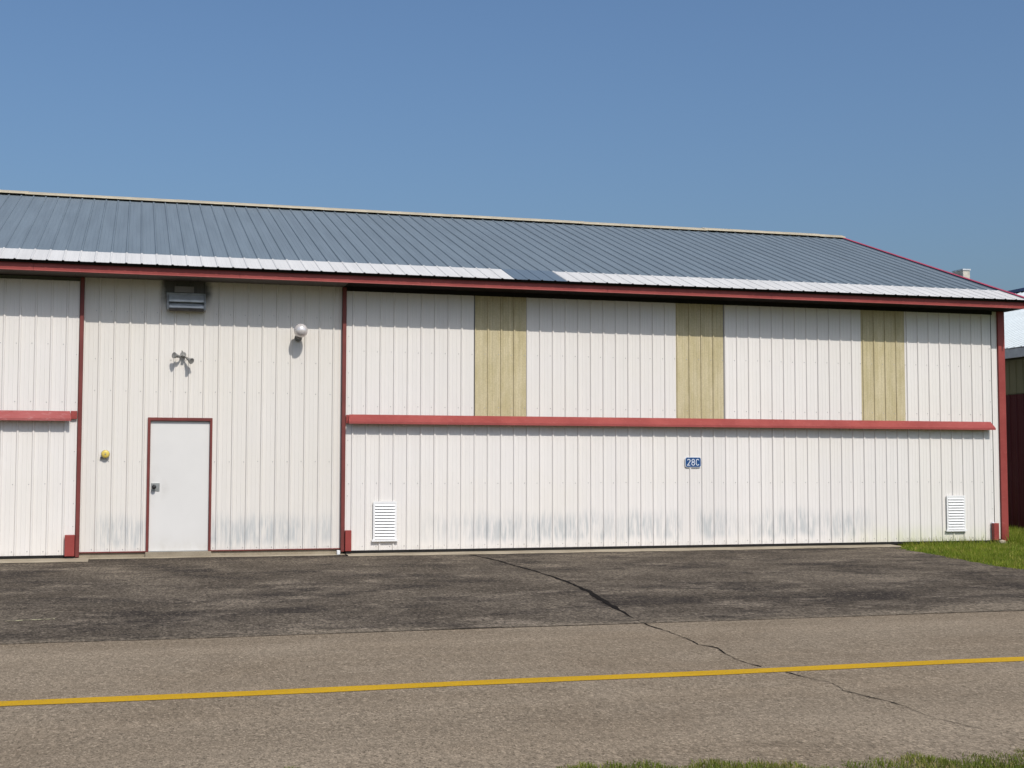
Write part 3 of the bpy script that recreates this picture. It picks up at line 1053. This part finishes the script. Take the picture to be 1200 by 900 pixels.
def stroke(path, w, y0, y1, mb):
    """one mitred ribbon of letter stroke along the path, given thickness"""
    P_ = [Vector(p) for p in path]
    closed = (P_[0] - P_[-1]).length < 1e-5
    if closed:
        P_ = P_[:-1]
    n = len(P_)
    L_, R_ = [], []
    for i in range(n):
        a = P_[(i - 1) % n] if closed or i > 0 else None
        b = P_[(i + 1) % n] if closed or i < n - 1 else None
        d1 = (P_[i] - a).normalized() if a is not None else (b - P_[i]).normalized()
        d2 = (b - P_[i]).normalized() if b is not None else d1
        n1, n2 = Vector((-d1.y, d1.x)), Vector((-d2.y, d2.x))
        mt = (n1 + n2).normalized()
        q = w / 2 / max(0.45, mt.dot(n1))
        L_.append(P_[i] + mt * q)
        R_.append(P_[i] - mt * q)
    vs = []
    for i in range(n):
        for p in (L_[i], R_[i]):
            vs += [(p.x, y0, p.y), (p.x, y1, p.y)]
    fs = []
    for i in range(n if closed else n - 1):
        k, m_ = 4 * i, 4 * ((i + 1) % n)
        fs += [(k, k + 2, m_ + 2, m_), (k, m_, m_ + 1, k + 1), (k + 2, k + 3, m_ + 3, m_ + 2)]
    mb.add(vs, fs)


def arc(cx, cz, rx, rz, a0, a1, n=10):
    return [(cx + rx * math.cos(math.radians(a0 + (a1 - a0) * i / n)), cz + rz * math.sin(math.radians(a0 + (a1 - a0) * i / n))) for i in range(n + 1)]


W_ = 0.0112
for paths in ([arc(-0.083, 0.025, 0.026, 0.026, 165, -30) + [(-0.108, -0.052), (-0.056, -0.052)]],
              [arc(0.0, 0.0265, 0.0235, 0.0245, 0, 360, 14), arc(0.0, -0.0255, 0.0275, 0.0270, 0, 360, 14)],
              [arc(0.083, 0.020, 0.027, 0.031, 25, 180, 8) + arc(0.083, -0.021, 0.027, 0.031, 180, 335, 8)]):
    mb = MB()
    for q, pth in enumerate(paths):
        stroke(pth, W_, -0.0075 - 0.0004 * q, -0.0056, mb)
    mb.build('character', M['signwhite'], s)

# loose pale block at the wall corner
cb = MB().box(-0.026, 0.026, -0.05, 0.03, 0.0, 0.07).build('concrete_block', M['vent'], None, bevel=0.008, loc=(0.905, -0.09, -0.045))
tag(cb, 'small pale concrete block on the ground beside the red door jamb', 'block')
rk = bpy.data.meshes.new('stone')
bm = bmesh.new()
bmesh.ops.create_icosphere(bm, subdivisions=2, radius=0.06)
for v in bm.verts:
    v.co *= 1 + random.uniform(-0.15, 0.15)
    v.co.z *= 0.7
bm.to_mesh(rk)
bm.free()
rk.materials.append(M['concrete'])
st = link('stone', rk)
st.location = (13.16, -0.33, 0.0)
tag(st, 'pale stone in the grass at the right corner of the hangar', 'stone')

# ------------------------------------------------------------------ neighbouring building
nb = thing('storage_building', 'red and tan building with pale white roof behind the hangar corner', 'building', (18.5, 8, -0.02))
nb.location = (0, 0, 0)
NX0, NX1, NY0, NY1, NZ = 15.5, 27.5, 1.2, 19.0, 3.62
NR, NRZ, NE = 21.5, 6.28, 15.08
mb = MB()
mb.box(NX0 + 0.03, NX1, NY0 + 0.03, NY1, -0.1, NZ + 0.02)
mb.add([(x, y, z) for y in (NY0 + 0.03, NY1) for x, z in ((NX0 + 0.03, NZ + 0.02), (NX1, NZ + 0.02), (NR, NRZ - 0.2))], [(0, 1, 2), (3, 5, 4), (0, 2, 5, 3), (1, 4, 5, 2), (0, 3, 4, 1)])
mb.build('wall_frame', M['olive'], nb)


def turned(me, x, y, z, name):
    """a ribbed sheet turned to face -x, starting at y and running towards -y"""
    o = link(name, me, nb)
    o.matrix_local = Matrix.Translation((x, y, z)) @ Matrix.Rotation(-math.pi / 2, 4, 'Z')
    return o


y = NY0 + SHEET
while y < NY1 + 0.5:
    turned(sheet_mesh(0, SHEET, 2.90, M['darkred'], 'lower_panel'), NX0, y, 0.0, 'siding_panel')
    turned(sheet_mesh(0, SHEET, NZ - 2.92, M['olive'], 'upper_panel'), NX0, y, 2.92, 'siding_panel')
    y += SHEET
x = NX0
while x < NX1 - 0.1:
    o = link('siding_panel', sheet_mesh(0, min(SHEET, NX1 - x), 2.90, M['darkred'], 'lower_panel'), nb)
    o.location = (x, NY0, 0)
    o = link('siding_panel', sheet_mesh(0, min(SHEET, NX1 - x), NZ - 2.92, M['olive'], 'upper_panel'), nb)
    o.location = (x, NY0, 2.92)
    x += SHEET
nsl = math.atan((NRZ - 3.83) / (NR - NE))
nlen = math.hypot(NR - NE, NRZ - 3.83)
y = NY0 - 0.3
while y < NY1:
    me = sheet_mesh(0, SHEET, nlen, M['nroof'], 'roof_panel')
    for side in (0, 1):
        o = link('roof_panel', me, nb)
        if side == 0:
            o.matrix_local = Matrix.Translation((NE, y + SHEET, 3.83)) @ Matrix.Rotation(-math.pi / 2, 4, 'Z') @ Matrix.Rotation(-(math.pi / 2 - nsl), 4, 'X')
        else:
            o.matrix_local = Matrix.Translation((2 * NR - NE, y, 3.83)) @ Matrix.Rotation(math.pi / 2, 4, 'Z') @ Matrix.Rotation(-(math.pi / 2 - nsl), 4, 'X')
    y += SHEET
mb = MB()
mb.prism_y([(NE + 0.03, 3.815), (NR, NRZ - 0.02), (2 * NR - NE - 0.03, 3.815), (2 * NR - NE - 0.03, 3.64), (NR, NRZ - 0.15), (NE + 0.03, 3.64)], NY0 - 0.28, y - 0.02)
mb.build('roof_deck', M['plainwhite'], nb)
MB().box(NE + 0.005, NE + 0.028, NY0 - 0.29, y - 0.01, 3.625, 3.812).build('fascia', M['galv'], nb)
MB().prism_y([(NR - 0.25, NRZ - 0.05), (NR, NRZ + 0.09), (NR + 0.25, NRZ - 0.05), (NR, NRZ + 0.03)], NY0 - 0.3, y).build('ridge_cap', M['bluedark'], nb)
# chimney on its near slope
CX, CY = 19.08, 9.30
mb = MB()
mb.box(CX, CX + 0.21, CY, CY + 0.46, 5.0, 6.66)
ch = mb.build('chimney', M['brickish'], nb)
ch['label'] = 'short pale chimney showing above the red roof edge'
MB().box(CX - 0.02, CX + 0.23, CY - 0.02, CY + 0.48, 6.661, 6.70).build('chimney_cap', M['galv'], ch)


# ------------------------------------------------------------------ grass
def grass(name, pts, h, w, seg2, label, mat='grass'):
    """pts (n,2) roots; one bent blade each, joined in a single object"""
    n = len(pts)
    x, y = pts[:, 0], pts[:, 1]
    z = -0.05 + 0.01 * np.clip(y, -40, 3) - 0.012
    a = rng.uniform(0, 2 * np.pi, n)
    ln = rng.uniform(0.1, 0.75, n)
    b = rng.uniform(0, 2 * np.pi, n)
    hh = h * rng.uniform(0.5, 1.25, n)
    ww = w * rng.uniform(0.6, 1.3, n) / 2
    dx, dy = np.cos(a) * ww, np.sin(a) * ww
    lx, ly = np.cos(b) * ln * hh, np.sin(b) * ln * hh
    root1 = np.stack([x - dx, y - dy, z], 1)
    root2 = np.stack([x + dx, y + dy, z], 1)
    tip = np.stack([x + lx, y + ly, z + hh * np.sqrt(np.clip(1 - 0.5 * ln ** 2, 0.2, 1))], 1)
    if seg2:
        mx, my, mz = x + lx * 0.35, y + ly * 0.35, z + hh * 0.6
        m1 = np.stack([mx - dx * 0.8, my - dy * 0.8, mz], 1)
        m2 = np.stack([mx + dx * 0.8, my + dy * 0.8, mz], 1)
        V = np.stack([root1, root2, m2, m1, tip], 1).reshape(-1, 3)
        i = np.arange(n)[:, None] * 5
        loops = np.concatenate([i + 0, i + 1, i + 2, i + 3, i + 3, i + 2, i + 4], 1).reshape(-1)
        starts = (np.arange(n)[:, None] * 7 + np.array([[0, 4]])).reshape(-1)
        totals = np.tile([4, 3], n)
        per = 5
    else:
        V = np.stack([root1, root2, tip], 1).reshape(-1, 3)
        loops = np.arange(3 * n)
        starts = np.arange(n) * 3
        totals = np.full(n, 3)
        per = 3
    me = bpy.data.meshes.new(name)
    me.vertices.add(len(V))
    me.vertices.foreach_set('co', V.astype(np.float32).reshape(-1))
    me.loops.add(len(loops))
    me.loops.foreach_set('vertex_index', loops.astype(np.int32))
    me.polygons.add(len(starts))
    me.polygons.foreach_set('loop_start', starts.astype(np.int32))
    me.polygons.foreach_set('loop_total', totals.astype(np.int32))
    at = me.attributes.new('blade', 'FLOAT', 'POINT')
    at.data.foreach_set('value', np.repeat(rng.uniform(0, 1, n), per).astype(np.float32))
    me.materials.append(M[mat])
    me.update()
    me.validate()
    o = link(name, me)
    return tag(o, label, 'grass', kind='stuff')


def clump(x, y):
    return 0.5 + 0.25 * np.sin(x * 2.3 + 1.7 * np.sin(y * 1.9)) + 0.25 * np.sin(y * 3.7 + x * 1.3 + 2 * np.sin(x * 0.9))


ex = np.vectorize(edge_x)
# lawn at the right corner of the hangar
n = 150000
px = rng.uniform(10.0, 17.5, n)
py = rng.uniform(-9.3, 1.0, n)
e = ex(np.minimum(py, 0.29)) + 0.06 * np.sin(py * 9) + 0.08 * np.sin(py * 3.1 + 1) + rng.normal(0, 0.05, n)
keep = (px > e) & ~((px < 13.55) & (py > -0.09)) & (px < 15.4)
px, py = px[keep], py[keep]
hgt = 0.055 + 0.05 * clump(px, py)
hgt = np.where((px < 13.6) & (py > -0.30), hgt * rng.uniform(0.8, 2.2, len(px)), hgt)
hgt = np.where((px > 13.38) & (py > -0.9), hgt * 2.6, hgt)
hgt = hgt * np.clip((px - e[keep]) * 3.5 + 0.35, 0.35, 1)
grass('lawn_grass', np.stack([px, py], 1), hgt, 0.009, False, 'bright green lawn grass at the right corner of the hangar')
# long grass between the two buildings
n = 45000
px = rng.uniform(13.52, 15.5, n)
py = rng.uniform(0.9, 9.0, n)
grass('long_grass', np.stack([px, py], 1), 0.13 + 0.12 * clump(px, py), 0.011, False, 'long shaded grass in the gap between the two buildings')
# roadside grass in the foreground
n = 420000
px = rng.uniform(-7.0, 9.0, n)
py = rng.uniform(-16.9, -14.1, n)
bound = -14.965 - 0.135 * np.clip(px, -5, 5) + 0.06 * np.sin(px * 3.1 + 0.4) + 0.05 * np.sin(px * 7.7 + 1.0) + 0.03 * np.sin(px * 17 + 2) + 0.035 * np.sin(px * 31 + 3 * np.sin(px * 5)) + rng.normal(0, 0.03, n)
d = bound - py
keep = (d > 0) | ((rng.uniform(0, 1, n) < 0.08) & (d > -0.10) & (clump(px * 3, py * 3) > 0.6))
keep &= rng.uniform(0, 1, n) < np.where(d > 0.6, 0.4, 1.0)
px, py, d = px[keep], py[keep], d[keep]
hgt = (0.022 + 0.04 * clump(px * 2.2, py * 2.2)) * np.clip(0.5 + d * 4, 0.4, 1.0)
grass('roadside_grass', np.stack([px, py], 1), hgt, 0.0048, True, 'strip of short grass along the near edge of the taxiway', 'verge')
